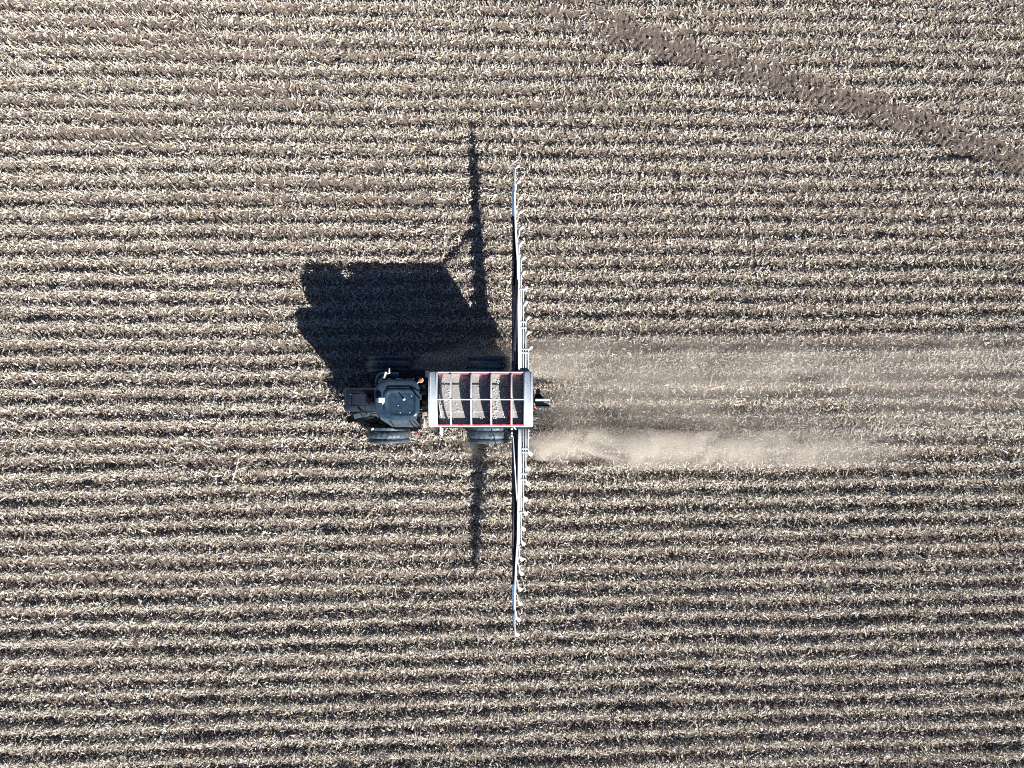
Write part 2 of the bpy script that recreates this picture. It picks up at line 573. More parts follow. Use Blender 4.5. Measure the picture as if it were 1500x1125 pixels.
def build_residue():
    """dry leaves and husks lying over the field: one loose litter nobody could count"""
    rows = [r for r in ROWS if abs(r) < EXT_V]
    rowk = np.clip(rng.normal(1.0, 0.2, len(rows)) + 0.15 * np.sin(np.arange(len(rows)) * 0.9), 0.6, 1.4)
    us, vs, zs = [], [], []
    per = 330                                   # pieces tried per metre of row
    for r, rk in zip(rows, rowk):
        n = int(2 * EXT_U * per)
        u = rng.uniform(-EXT_U, EXT_U, n)
        kind = rng.random(n)
        d = np.where(kind < 0.70, rng.normal(0.01, 0.20, n), rng.uniform(-0.38, 0.38, n))
        base = row_v(np.full(n, r), u)
        v = base + d
        cover = np.clip(bare(u, v) * rk, 0, 1)
        tm = trackmask(u, v)[0]
        wm = wheelmask(u, v)
        nearrow = np.exp(-(d / 0.24) ** 2)
        keep = cover * (0.38 + 0.62 * nearrow) * (1 - 0.86 * tm)
        k = rng.random(n) < keep
        u, v, d, nearrow, wm, tm = u[k], v[k], d[k], nearrow[k], wm[k], tm[k]
        clump = np.clip(0.6 * vnoise(u / 2.6, v * 1.2, 0.22, 51) + 0.4 * vnoise(u / 2.5, v, 0.55, 52) - 0.38, 0, 1) * 2.4
        pile = (0.03 + (0.215 - 0.003 * np.clip(v, -16, 16)) * clump * rk) * np.exp(-(d / 0.22) ** 2) * (1 - 0.7 * wm) * (1 - 0.7 * tm)
        us.append(u)
        vs.append(v)
        zs.append(ground_h(u, v, False) + 0.012 + pile * rng.random(len(u)))
    nc = int(2 * EXT_U * 2 * EXT_V * 42)        # small crumbs of husk and clods of soil, bare stripes included
    uc, vc = rng.uniform(-EXT_U, EXT_U, nc), rng.uniform(-EXT_V, EXT_V, nc)
    us.append(uc)
    vs.append(vc)
    zs.append(ground_h(uc, vc, False) + 0.012)
    u, v, z = np.concatenate(us), np.concatenate(vs), np.concatenate(zs)
    n = len(u)
    crumb = np.arange(n) >= n - nc
    t = rng.random(n) ** 0.8
    ln = np.where(t < 0.66, rng.uniform(0.06, 0.16, n), np.where(t < 0.95, rng.uniform(0.14, 0.30, n), rng.uniform(0.30, 0.60, n)))
    wd = np.where(t < 0.93, rng.uniform(0.034, 0.088, n), rng.uniform(0.018, 0.036, n))
    ln = np.where(crumb, rng.uniform(0.03, 0.10, n), ln)
    wd = np.where(crumb, rng.uniform(0.02, 0.05, n), wd)
    th = rng.uniform(0, 2 * math.pi, n)
    wm = wheelmask(u, v)
    ph = rng.normal(0, 0.55, n) * np.where(t < 0.93, 1, 0.25) * (1 - 0.6 * wm)
    ro = rng.normal(0, 0.60, n) * (1 - 0.5 * wm)
    T = np.stack([np.cos(th) * np.cos(ph), np.sin(th) * np.cos(ph), np.sin(ph)], -1)
    B0 = np.stack([-np.sin(th), np.cos(th), np.zeros(n)], -1)
    N0 = np.cross(T, B0)
    B = B0 * np.cos(ro)[:, None] + N0 * np.sin(ro)[:, None]
    N = np.cross(T, B)
    C = np.stack([u, v, z + 0.5 * ln * np.abs(np.sin(ph)) * 0.9], -1)
    curl = rng.normal(0.04, 0.16, n)
    side = rng.normal(0, 0.10, n)
    mid = C + N * (curl * ln)[:, None] + B * (side * ln)[:, None]
    a = C - T * (ln / 2)[:, None]
    b = C + T * (ln / 2)[:, None]
    w1 = (wd / 2 * rng.uniform(0.2, 0.8, n))[:, None]
    w2 = (wd / 2 * rng.uniform(0.8, 1.0, n))[:, None]
    w3 = (wd / 2 * rng.uniform(0.1, 0.6, n))[:, None]
    co = np.stack([a - B * w1, a + B * w1, mid - B * w2, mid + B * w2, b - B * w3, b + B * w3], 1).reshape(-1, 3)
    i = np.arange(n)[:, None] * 6
    quads = np.stack([i + np.array([0, 2, 3, 1]), i + np.array([2, 4, 5, 3])], 1).reshape(-1, 4)
    me = quads_mesh('crop_residue', co, quads)
    cols = palette(n, [0.29, 0.22, 0.17, 0.15, 0.10, 0.06, 0.01])
    soilc = np.array([(0.19, 0.16, 0.14)]) * rng.uniform(0.6, 1.5, (n, 1))
    cols = np.where((crumb & (rng.random(n) < 0.7))[:, None], soilc, cols)
    set_tint(me, np.repeat(cols, 2, 0))
    me.materials.append(tint_material('husk_litter'))
    o = bpy.data.objects.new('crop_residue', me)
    COL.objects.link(o)
    tag(o, 'pale dry corn leaves and husks littered over the whole field', 'crop residue', kind='stuff')
    print('residue pieces', n)


def build_stubble():
    rows = [r for r in ROWS if abs(r) < EXT_V]
    us, vs = [], []
    for r in rows:
        n = int(2 * EXT_U / 0.14)
        u = np.linspace(-EXT_U, EXT_U, n) + rng.normal(0, 0.03, n)
        v = row_v(np.full(n, r), u) + rng.normal(0, 0.025, n)
        tm = trackmask(u, v)[0]
        wm = wheelmask(u, v)
        p = (0.90 - 0.25 * (vnoise(u, v, 2.0, 61) < 0.3)) * (1 - 0.96 * tm) * (1 - 0.8 * wm)
        k = rng.random(n) < p
        us.append(u[k])
        vs.append(v[k])
    u, v = np.concatenate(us), np.concatenate(vs)
    n = len(u)
    regional = vnoise(u, v, 7.0, 62)
    h = rng.uniform(0.22, 0.48, n) * (0.75 + 0.5 * regional) * (1 + 0.010 * v)
    rad = rng.uniform(0.013, 0.021, n)
    leanm = np.abs(rng.normal(0, 0.22, n))
    flatd = rng.random(n) < 0.08
    leanm = np.where(flatd, rng.uniform(0.9, 1.4, n), leanm)
    la = rng.uniform(0, 2 * math.pi, n)
    D = np.stack([np.sin(leanm) * np.cos(la), np.sin(leanm) * np.sin(la), np.cos(leanm)], -1)
    P0 = np.stack([u, v, ground_h(u, v, False) - 0.03], -1)
    P1 = P0 + D * (h + 0.03)[:, None]
    A = np.cross(D, np.array([0.3, 0.9, 0.1]))
    A /= np.linalg.norm(A, axis=1, keepdims=True)
    Bq = np.cross(D, A)
    ring = []
    for P, s in ((P0, 1.15), (P1, 0.85)):
        for k in range(4):
            c, q = math.cos(k * math.pi / 2), math.sin(k * math.pi / 2)
            ring.append(P + (A * c + Bq * q) * (rad * s)[:, None])
    co = np.stack(ring, 1).reshape(-1, 3)
    i = np.arange(n)[:, None] * 8
    quads = np.stack([i + np.array(f) for f in ((0, 1, 5, 4), (1, 2, 6, 5), (2, 3, 7, 6), (3, 0, 4, 7), (4, 5, 6, 7))], 1).reshape(-1, 4)
    cols = np.repeat(palette(n, [0.32, 0.16, 0.26, 0.10, 0.08, 0.03, 0.05]), 5, 0)
    # torn leaf sheaths still hanging on some of the stalks
    k = np.nonzero(rng.random(n) < 0.7)[0]
    m = len(k)
    th = rng.uniform(0, 2 * math.pi, m)
    ph = rng.uniform(-0.5, 0.9, m)
    T = np.stack([np.cos(th) * np.cos(ph), np.sin(th) * np.cos(ph), np.sin(ph)], -1)
    Bs = np.stack([-np.sin(th), np.cos(th), rng.normal(0, 0.4, m)], -1)
    ln = rng.uniform(0.08, 0.24, m)[:, None]
    wd = rng.uniform(0.015, 0.032, m)[:, None]
    root = P0[k] + D[k] * (h[k] * rng.uniform(0.3, 0.9, m))[:, None]
    mid = root + T * ln * 0.55
    tip = root + T * ln + np.array([0, 0, -1.0]) * ln * rng.uniform(0.1, 0.5, (m, 1))
    co2 = np.stack([root - Bs * wd * 0.6, root + Bs * wd * 0.6, mid - Bs * wd, mid + Bs * wd, tip - Bs * wd * 0.3, tip + Bs * wd * 0.3], 1).reshape(-1, 3)
    j = np.arange(m)[:, None] * 6 + n * 8
    q2 = np.stack([j + np.array([0, 2, 3, 1]), j + np.array([2, 4, 5, 3])], 1).reshape(-1, 4)
    cols2 = np.repeat(palette(m, [0.30, 0.26, 0.20, 0.12, 0.06, 0.03, 0.03]), 2, 0)
    me = quads_mesh('corn_stubble', np.vstack([co, co2]), np.vstack([quads, q2]))
    set_tint(me, np.vstack([cols, cols2]))
    me.materials.append(tint_material('stubble_straw'))
    o = bpy.data.objects.new('corn_stubble', me)
    COL.objects.link(o)
    tag(o, 'short cut corn stubble standing in long rows across the field', 'stubble', kind='stuff')
    print('stubble stalks', n)


build_field()
build_residue()
build_stubble()

# ------------------------------------------------------------------ the spreader truck
CY = -0.68                                    # the truck's long axis
truck = empty('fertilizer_spreader', (-3.2, CY, 0))
bpy.context.view_layer.update()
tag(truck, 'dark self propelled spreader truck with white hopper and long side booms crossing the stubble', 'spreader truck')

# chassis
f = MB()
for y in (CY - 0.42, CY + 0.42):
    f.box(-6.9, 0.75, y - 0.06, y + 0.06, 1.05, 1.33)
for x in (-6.6, -4.2, -3.55, -2.3, -0.2, 0.6):
    f.box(x - 0.06, x + 0.06, CY - 0.36, CY + 0.36, 1.10, 1.28)
f.box(-7.15, -6.9, CY - 0.62, CY + 0.62, 0.72, 1.2)
f.build('chassis', M['black'], truck, 0.012)
for x in (-5.48, -1.03):
    a = MB()
    a.tube([(x, CY - 1.35, 0.96), (x, CY - 0.5, 0.98), (x, CY + 0.5, 0.98), (x, CY + 1.35, 0.96)], [0.13, 0.15, 0.15, 0.13], 12)
    a.ball((x, CY, 0.98), 0.30, 12, 8)
    a.tube([(x - 0.35, CY - 0.42, 1.1), (x + 0.35, CY - 0.42, 1.1)], 0.05)
    a.tube([(x - 0.35, CY + 0.42, 1.1), (x + 0.35, CY + 0.42, 1.1)], 0.05)
    a.build('axle', M['black'], truck)


def wheel(x, yc, R, w, out):
    """tyre with rounded shoulders, deep circumferential grooves and shallow lug steps"""
    prof = []
    hw = w / 2
    ribs = [(-1.0, 0.0), (-0.96, 0.035), (-0.86, 0.012), (-0.60, 0.0), (-0.56, -0.055), (-0.42, -0.060), (-0.37, 0.008), (-0.06, 0.016), (0.06, 0.016), (0.37, 0.008), (0.42, -0.060), (0.56, -0.055), (0.60, 0.0), (0.86, 0.012)]
    base = R - 0.02
    prof = [(yc - hw * 0.62, R * 0.48), (yc - hw * 0.86, R * 0.56), (yc - hw * 1.0, R * 0.74), (yc - hw * 1.0, R * 0.88), (yc - hw * 0.93, R * 0.955)]
    for t, dr in ribs[2:]:
        crown = -0.045 * abs(t) ** 2.5
        prof.append((yc + hw * t, base + dr + crown))
    prof += [(yc + hw * 0.93, R * 0.955), (yc + hw * 1.0, R * 0.88), (yc + hw * 1.0, R * 0.74), (yc + hw * 0.86, R * 0.56), (yc + hw * 0.62, R * 0.48)]
    m = len(prof)

    def lug(j, k):
        if j < 5 or j > m - 6:
            return 0.0
        on = ((k + (j // 3)) % 4) < 2
        return 0.008 if on else -0.006
    t = MB()
    t.lathe_y(prof, x, R - 0.03, 96, lug)
    root = MB()
    rim_o = yc + out * hw * 0.35
    rp = [(rim_o - out * 0.30, R * 0.50), (rim_o - out * 0.22, R * 0.46), (rim_o + out * 0.1, R * 0.44), (rim_o + out * 0.1, R * 0.50)]
    root.lathe_y(rp, x, R - 0.03, 48)
    root.lathe_y([(rim_o - out * 0.02, 0.02), (rim_o - out * 0.02, R * 0.20), (rim_o - out * 0.10, R * 0.26), (rim_o - out * 0.12, R * 0.45)], x, R - 0.03, 48)
    wr = root.build('wheel', M['rim'], truck)
    t.build('tyre', M['rubber'], wr)
    hb = MB()
    hb.lathe_y([(rim_o + out * 0.10, 0.015), (rim_o + out * 0.10, 0.11), (rim_o - out * 0.03, 0.13), (rim_o - out * 0.10, 0.13)], x, R - 0.03, 24)
    for k in range(10):
        a = 2 * math.pi * k / 10
        hb.ball((x + 0.165 * math.cos(a), rim_o + out * 0.0, R - 0.03 + 0.165 * math.sin(a)), 0.02, 6, 4)
    hb.build('hub', M['black'], wr)


for x, R in ((-5.48, 0.97), (-1.03, 0.98)):
    for s in (-1, 1):
        wheel(x, CY + s * 1.545, R, 0.72, s)

# hood
f = MB()
hx0, hx1 = -6.96, -5.25
yc = -0.645
loops = [rrect(hx0 + 0.05, hx1, yc - 0.47, yc + 0.47, 0.08, 1.25), rrect(hx0, hx1, yc - 0.50, yc + 0.50, 0.10, 2.58), rrect(hx0, hx1, yc - 0.50, yc + 0.50, 0.11, 3.),
         rrect(hx0 + 0.03, hx1, yc - 0.47, yc + 0.47, 0.12, 3.12), rrect(hx0 + 0.14, hx1, yc - 0.38, yc + 0.38, 0.16, 3.21), rrect(hx0 + 0.55, hx1, yc - 0.25, yc + 0.25, 0.14, 3.25)]
f.loft(loops, True, True, True)
hood = f.build('hood', M['hood'], truck, 0.0)
g = MB()
g.box(hx0 - 0.015, hx0 + 0.02, yc - 0.36, yc + 0.36, 1.45, 2.73)
for k in range(9):
    g.box(hx0 - 0.03, hx0 - 0.012, yc - 0.36, yc + 0.36, 1.5 + k * 0.105, 1.54 + k * 0.105)
g.build('grille', M['black'], hood)
g = MB()
ring = [Vector((X(541, 3.25) + 0.15 * math.cos(a), yc + 0.02 + 0.22 * math.sin(a), 3.265)) for a in [math.pi / 4 * k + math.pi / 8 for k in range(8)]]
g.loft([[p - Vector((0, 0, 0.03)) for p in ring], ring])
g.build('vent_opening', M['hole'], hood)
g = MB()
ex = X(544.5, 3.38)
g.tube([(ex, yc + 0.02, 2.98), (ex, yc + 0.02, 3.38), (ex - 0.03, yc + 0.02, 3.44)], 0.075, 12)
g.build('exhaust_pipe', M['black'], hood)
for q in (((505, 573), (516, 577), (538, 577)), ((505, 598), (516, 594), (538, 594)), ((516, 577), (516, 594))):
    g = MB()
    g.tube([(X(a, 3.2), Y(b, 3.2), 3.25 if a > 510 else 3.12) for a, b in q], 0.009, 6)
    g.build('hood_seam', M['hole'], hood)
for bx_, by_ in ((514, 577.5), (527, 577), (531, 593.5), (516, 594)):
    g = MB()
    g.ball((X(bx_, 3.23), Y(by_, 3.23), 3.233), 0.015, 8, 5, 0.7)
    g.build('bolt', M['white'], hood)
g = MB()
g.tube([(hx0 - 0.02, yc + 0.30, 2.9), (hx0 - 0.045, yc + 0.30, 2.9)], 0.10, 14)
g.build('headlight', M['white'], hood)
g = MB()
g.tube([(hx0 - 0.02, yc - 0.30, 2.9), (hx0 - 0.045, yc - 0.30, 2.9)], 0.10, 14)
g.build('headlight', M['white'], hood)

# cab
cx0, cx1 = X(548, 4.38), X(614, 4.38)
cy0, cy1 = Y(615.5, 4.38), Y(556, 4.38)
f = MB()
f.loft([rrect(cx0 + 0.14, cx1 - 0.06, cy0 + 0.10, cy1 - 0.10, 0.2, 1.75), rrect(cx0 + 0.06, cx1 - 0.05, cy0 + 0.08, cy1 - 0.08, 0.22, 2.35)])
cab = f.build('cab', M['black'], truck, 0.02)
f = MB()
f.loft([rrect(cx0 + 0.10, cx1 - 0.08, cy0 + 0.11, cy1 - 0.11, 0.22, 2.35), rrect(cx0 + 0.16, cx1 - 0.10, cy0 + 0.15, cy1 - 0.15, 0.25, 4.23)])
f.build('window', M['glass'], cab)
for px_, py_ in ((cx0 + 0.16, cy0 + 0.20), (cx0 + 0.16, cy1 - 0.20), (cx1 - 0.16, cy0 + 0.16), (cx1 - 0.16, cy1 - 0.16), (cx0 + 0.95, cy0 + 0.12), (cx0 + 0.95, cy1 - 0.12)):
    f = MB()
    f.tube([(px_, py_, 2.34), (px_, py_, 4.23)], 0.055, 8)
    f.build('pillar', M['black'], cab)
RR = (0.38, 0.55, 0.62, 0.40)


def inset(q, z, k=0.0):
    return rrect(cx0 + q, cx1 - q, cy0 + q, cy1 - q, tuple(max(0.08, r - q * 0.6) for r in RR), z, 8)


f = MB()
ix0, ix1, iy0, iy1 = X(562, 4.43), X(611.5, 4.43), Y(611.5, 4.43), Y(569.8, 4.43)
IR = (0.20, 0.26, 0.45, 0.28)


def pan(q, z):
    return rrect(ix0 + q, ix1 - q, iy0 + q, iy1 - q, tuple(max(0.06, r - q * 0.6) for r in IR), z, 8)


f.loft([inset(0.05, 4.17), inset(0.0, 4.23), inset(0.0, 4.31), inset(0.035, 4.375), inset(0.09, 4.395)], True, True, True)
f.loft([pan(-0.05, 4.385), pan(-0.02, 4.415), pan(0.03, 4.455), pan(0.08, 4.46), pan(0.13, 4.42), pan(0.17, 4.41)], False, True, True)
roof = f.build('roof', M['slate'], cab)
f = MB()
pts = [(556, 589), (560, 586), (563.5, 582), (565.5, 575), (568, 567.2), (572, 566.3), (588, 566.5), (601, 566.5), (606, 568.5), (614, 573)]
f.tube([(X(a, 4.4), Y(b, 4.4), 4.405) for a, b in pts], 0.028, 6)
f.build('roof_seam', M['hole'], cab)
for a, b in ((571, 604.5), (586, 604.5), (600, 604.5), (603, 580), (583, 594)):
    f = MB()
    f.ball((X(a, 4.43), Y(b, 4.43), 4.42), 0.022, 8, 5, 0.7)
    f.build('bolt', M['white'], cab)
f = MB()
zg = 4.65
f.box(X(554.2, zg), X(563.0, zg), Y(590, zg), Y(582.4, zg), zg - 0.09, zg)
gps = f.build('gps_receiver', M['white'], cab, 0.02)
f = MB()
f.tube([(X(558.5, zg), Y(586, zg), 4.36), (X(558.5, zg), Y(586, zg), zg - 0.08)], 0.035, 8)
f.tube([(X(552.5, 4.53), Y(587.5, 4.53), 4.53), (X(560.5, 4.53), Y(589, 4.53), 4.53), (X(560.5, 4.53), Y(592, 4.53), 4.48)], 0.025, 6)
f.build('receiver_mast', M['white'], cab)
f = MB()
f.tube([(X(592, 4.43), Y(585, 4.43), 4.41), (X(592, 4.43), Y(585, 4.43), 4.45)], 0.05, 10)
f.tube([(X(592, 4.43), Y(585, 4.43), 4.43), (X(592, 4.43), Y(585, 4.43), 4.61)], [0.025, 0.018], 8)
f.ball((X(592, 4.43), Y(585, 4.43), 4.62), 0.03, 8, 6)
f.build('antenna', M['white'], cab)
f = MB()
f.box(cx1 - 0.02, cx1 + 0.09, Y(586, 4.43), Y(577, 4.43), 4.27, 4.36)
f.tube([(X(614.5, 4.43), Y(584, 4.43), 4.33), (X(614.5, 4.43), Y(584, 4.43), 4.79)], 0.03, 8)
f.build('rear_antenna', M['slate'], cab)
for a, b in ((570, 555.6), (582.5, 555.2), (588, 555.2), (597, 555.4), (604, 556)):
    f = MB()
    f.box(X(a, 4.23) - 0.06, X(a, 4.23) + 0.06, cy1 - 0.02, cy1 + 0.05, 4.09, 4.23)
    f.build('work_light', M['tan' if a != 582.5 else 'white'], cab, 0.01)
# beacon
f = MB()
bx, by = X(616.2, 4.48), Y(557, 4.48)
f.tube([(bx, by, 4.36), (bx, by, 4.4)], 0.10, 14)
f.tube([(bx - 0.18, by - 0.12, 4.27), (bx, by, 4.29), (bx, by, 4.37)], 0.025, 6)
bc = f.build('beacon', M['white'], truck)
f = MB()
f.tube([(bx, by, 4.4), (bx, by, 4.46), (bx, by, 4.51), (bx, by, 4.53)], [0.085, 0.085, 0.06, 0.02], 14)
f.build('beacon_lens', M['orange'], bc)

# mirrors
f = MB()
zm = 4.2
f.tube([(X(553, zm), Y(560, zm), 3.9), (X(561, zm), Y(552, zm), 4.15), (X(570, zm), Y(546, zm), 4.15)], 0.025, 6)
f.tube([(X(570, zm), Y(547, zm), 4.15), (X(570, zm), Y(539, zm), 4.17)], 0.03, 6)
mr = f.build('mirror', M['white'], truck)
f = MB()
mt = Matrix.Translation((X(564.2, zm), Y(549.5, zm), 4.2)) @ Matrix.Rotation(math.radians(-14), 4, 'Z')
f.box(-0.03, 0.03, -0.14, 0.14, -0.22, 0.10, mt)
f.build('mirror_head', M['white'], mr, 0.02)
zm = 3.2
f = MB()
f.tube([(X(551, zm), Y(606, zm), 2.7), (X(540, zm), Y(606, zm), 3.05), (X(531, zm), Y(603.5, zm), 3.1)], 0.022, 6)
mr2 = f.build('mirror', M['black'], truck)
f = MB()
mt = Matrix.Translation((X(530.5, zm), Y(603.5, zm), 3.20)) @ Matrix.Rotation(math.radians(12), 4, 'Z')
f.box(-0.03, 0.03, -0.05, 0.07, -0.20, 0.20, mt)
f.build('mirror_head', M['black'], mr2, 0.02)

# air intake bend on the shaded side
f = MB()
zi = 2.5
pts = [(553.5, 566), (553.2, 556), (554.5, 550.5), (558.5, 547.6), (566, 547), (584, 547.5)]
f.tube([(X(a, zi), Y(b, zi) - 0.03, zi) for a, b in pts], 0.10, 12)
f.build('air_intake', M['blue'], truck)
f = MB()
f.box(X(573, zi), X(584, zi), Y(545, zi), Y(541.2, zi), 2.35, 2.5)
f.build('intake_box', M['hole'], truck, 0.02)
# tank on the shaded side
f = MB()
f.loft([rrect(X(583, 2.2), X(622.5, 2.2), Y(555, 2.2), Y(541, 2.2), 0.05, 1.45), rrect(X(583, 2.2), X(622.5, 2.2), Y(555, 2.2), Y(541, 2.2), 0.05, 2.2)])
tk = f.build('fuel_tank', M['navy'], truck, 0.02)
f = MB()
f.tube([(X(600, 2.2), Y(546.5, 2.2), 2.19), (X(600, 2.2), Y(546.5, 2.2), 2.25)], 0.06, 10)
f.build('tank_cap', M['black'], tk)

# walkway beside the cab and the folded front ladder
zw = 2.25


def W2(pts, z):
    return [(X(a, z), Y(b, z)) for a, b in pts]


f = MB()
f.plate(W2([(547.5, 603.5), (553, 596), (578, 606), (602, 607), (613, 607), (619.5, 625.5), (575.5, 625.5), (556, 613.5), (549, 608)], zw), zw - 0.06, zw)
wk = f.build('walkway', M['plate'], truck, 0.008)
for seg in (((552.5, 602.8), (557, 614)), ((571, 615.5), (577.5, 625.2)), ((604.5, 616), (614, 625.2))):
    g = MB()
    g.tube([(X(a, zw), Y(b, zw), zw + 0.004) for a, b in seg], 0.018, 6)
    g.build('walkway_seam', M['hole'], wk)
g = MB()
for j in range(4):
    for k in range(11):
        a, b = 580 + k * 2.2 + (j % 2) * 1.1, 618.5 + j * 1.7
        g.ball((X(a, zw), Y(b, zw), zw), 0.014, 6, 4, 0.8)
tag(g.build('tread_studs', M['plate'], wk), kind='stuff')
f = MB()
f.plate(W2([(560, 616), (577, 626), (617, 626), (616, 629.5), (578, 629.5)], 1.9), 1.72, 1.90)
f.build('black_strip', M['hole'], truck, 0.01)  # near-black plate along the outer edge of the walkway
f = MB()
f.tube([(X(551, zw), Y(604, zw), zw), (X(551, 3.1), Y(604, 3.1), 3.05), (X(540, 2.9), Y(605, 2.9), 2.9), (X(531, 2.4), Y(609, 2.4), 2.0)], 0.02, 6)
f.tube([(X(557, zw), Y(613.5, zw), zw), (X(557, 3.1), Y(613.5, 3.1), 3.05), (X(542, 2.9), Y(613, 2.9), 2.85), (X(531, 2.2), Y(615, 2.2), 1.9)], 0.02, 6)
f.build('handrail', M['black'], truck)
f = MB()
f.tube([(X(617, zw), Y(625, zw), zw), (X(617, 3.2), Y(625, 3.2), 3.2), (X(606, 3.2), Y(625, 3.2), 3.2), (X(606, zw), Y(625, zw), zw)], 0.018, 6)
f.build('handrail', M['black'], truck)
lad = MB()
lad.plate([(X(a, z), Y(b, z), z) for a, b, z in ((508, 610, 1.35), (517, 608, 1.5), (518, 617.5, 1.5), (509.5, 620.5, 1.35))], 0, 0.3)
ladder = lad.build('ladder', M['hole'], truck, 0.01)
for q in (((517.3, 607.2, 1.62), (529.5, 604.0, 1.8), (532.5, 610.8, 1.8), (518.8, 613.6, 1.62)), ((530.2, 603.9, 1.86), (540.2, 603.6, 2.02), (543.8, 609.6, 2.02), (533.2, 610.7, 1.86)), ((541.0, 603.6, 2.08), (546.5, 603.2, 2.2), (550.5, 609.5, 2.2), (545.0, 609.6, 2.08))):
    g = MB()
    g.plate([(X(a, z), Y(b, z), z) for a, b, z in q], 0, 0.04)
    g.build('ladder_step', M['plate'], ladder, 0.006)
g = MB()
for d in (0, 6.5):
    g.tube([(X(512, 0.8), Y(611.5 + d, 0.8), 0.75), (X(530, 1.75), Y(605 + d, 1.75), 1.68), (X(548, 2.2), Y(604 + d, 2.2), 2.14)], 0.03, 6)
g.build('ladder_rail', M['black'], ladder)
g = MB()
g.plate([(X(a, z), Y(b, z), z) for a, b, z in ((518.8, 614.2, 1.55), (533, 611.5, 1.75), (545, 611, 1.95), (551, 613, 2.0), (545, 617, 1.9), (534, 616, 1.7), (519, 619.5, 1.5))], 0, 0.05)
g.build('ladder_shield', M['hole'], ladder, 0.006)
# steering arms and brackets in front of the lit front tyre
f = MB()
for p in (((533, 617, 1.2), (560, 622, 1.15)), ((538, 625, 1.25), (562, 613, 1.3)), ((545, 627, 1.35), (552, 616, 1.5)), ((528, 614, 1.1), (545, 620, 1.2))):
    f.tube([(X(a, z), Y(b, z), z) for a, b, z in p], 0.035, 8)
f.build('steering_linkage', M['black'], truck)
f = MB()
zb = 1.95
f.tube([(X(544.5, zb), Y(629, zb), 1.7), (X(544.5, zb), Y(629, zb), 1.95), (X(547, zb), Y(627, zb), 1.97)], 0.045, 8)
f.ball((X(546, zb), Y(628, zb), 1.97), 0.06, 8, 6)
f.build('fender_light', M['white'], truck)
for a, m in ((602.5, 'red'), (605.5, 'white'), (609.5, 'red')):
    f = MB()
    f.box(X(a - 1.5, 1.6), X(a + 1.5, 1.6), Y(634.6, 1.6), Y(632.2, 1.6), 1.57, 1.6)
    f.build('reflector', M[m], truck)
f = MB()
f.box(X(600, 1.6), X(612, 1.6), Y(634.9, 1.6), Y(628, 1.6), 1.53, 1.56)
f.build('reflector_bracket', M['black'], truck)

f = MB()
f.box(-4.75, -3.5, CY - 0.62, CY + 0.62, 0.95, 1.72)
f.build('cab_shadow_fill', M['black'], truck, 0.03)  # box added under the cab to close a lit gap in the shadow
for s_ in (-1, 1):
    f = MB()
    f.box(-3.35, -2.15, CY + s_ * 0.95 - 0.28, CY + s_ * 0.95 + 0.28, 0.85, 1.85)
    f.build('side_shadow_fill', M['black'], truck, 0.03)  # added boxes between the wheels that fill out the truck's shadow
f = MB()
f.box(-3.45, 0.55, CY - 0.55, CY + 0.55, 0.95, 1.84)
f.build('underbody_light_block', M['black'], truck, 0.03)  # central block added to stop sun passing under the hopper

# gap between cab and hopper: hoses, canister, brackets
for pts in (((616, 590, 2.9), (622, 584, 3.2), (627, 592, 2.9)), ((615, 575, 3.0), (621, 571, 3.2), (627, 577, 2.9)), ((616, 600, 3.0), (620, 604, 3.15), (627, 600, 2.8)), ((616, 567, 2.2), (622, 566, 2.5), (627, 563, 2.3))):
    f = MB()
    f.tube([(X(a, z), Y(b, z), z) for a, b, z in pts], 0.035, 8)
    f.build('hydraulic_hose', M['hose'], truck)
f = MB()
f.box(X(617.8, 3.0), X(623.5, 3.0), Y(604, 3.0), Y(563, 3.0), 1.4, 3.0)
f.build('gap_light_block', M['black'], truck, 0.03)  # added block that stops the sunbeam between cab and hopper
for a, b, z in ((621, 575, 3.14), (622, 589, 3.12), (620.5, 597, 3.12), (622, 606, 2.9), (620, 567, 3.12)):
    f = MB()
    f.box(X(a, z) - 0.11, X(a, z) + 0.08, Y(b, z) - 0.10, Y(b, z) + 0.08, z - 0.22, z)
    f.build('tan_ground_block', M['tan'], truck, 0.03)  # added tan blocks, standing in for ground visible through the gap
f = MB()
f.box(X(615, 2.4), X(618.5, 2.4), Y(622, 2.4), Y(558, 2.4), 1.4, 2.4)
f.build('rear_frame', M['black'], truck, 0.015)
f = MB()
f.tube([(X(621.5, 2.3), Y(611.5, 2.3), 2.3), (X(621.5, 2.3), Y(627, 2.3), 2.3)], 0.045, 12)
f.build('hydraulic_cylinder', M['white'], truck)
f = MB()
f.tube([(X(624.5, 2.0), Y(612, 2.0), 2.0), (X(624.5, 2.0), Y(627, 2.0), 2.0)], 0.03, 8)
f.build('cylinder_rod', M['tan'], truck)
f = MB()
f.box(X(618.2, 2.5), X(620.6, 2.5), Y(613.4, 2.5), Y(609.5, 2.5), 2.35, 2.5)
f.build('marker_lamp', M['tan'], truck, 0.01)
f = MB()
f.box(X(623, 2.9), X(626.3, 2.9), Y(553, 2.9), Y(543, 2.9), 2.5, 2.9)
f.build('control_box', M['white'], truck, 0.03)
for a in (639.5, 645):
    f = MB()
    f.box(X(a, 2.4) - 0.03, X(a, 2.4) + 0.03, Y(640, 2.0), Y(620, 2.0), 1.5, 1.56)
    f.tube([(X(a, 1.5), Y(638, 1.5), 1.1), (X(a, 2.2), Y(636, 2.2), 2.0), (X(a, 2.6), Y(618, 2.6), 2.7)], 0.035, 8)
    f.build('hopper_leg', M['white' if a == 645 else 'black'], truck)

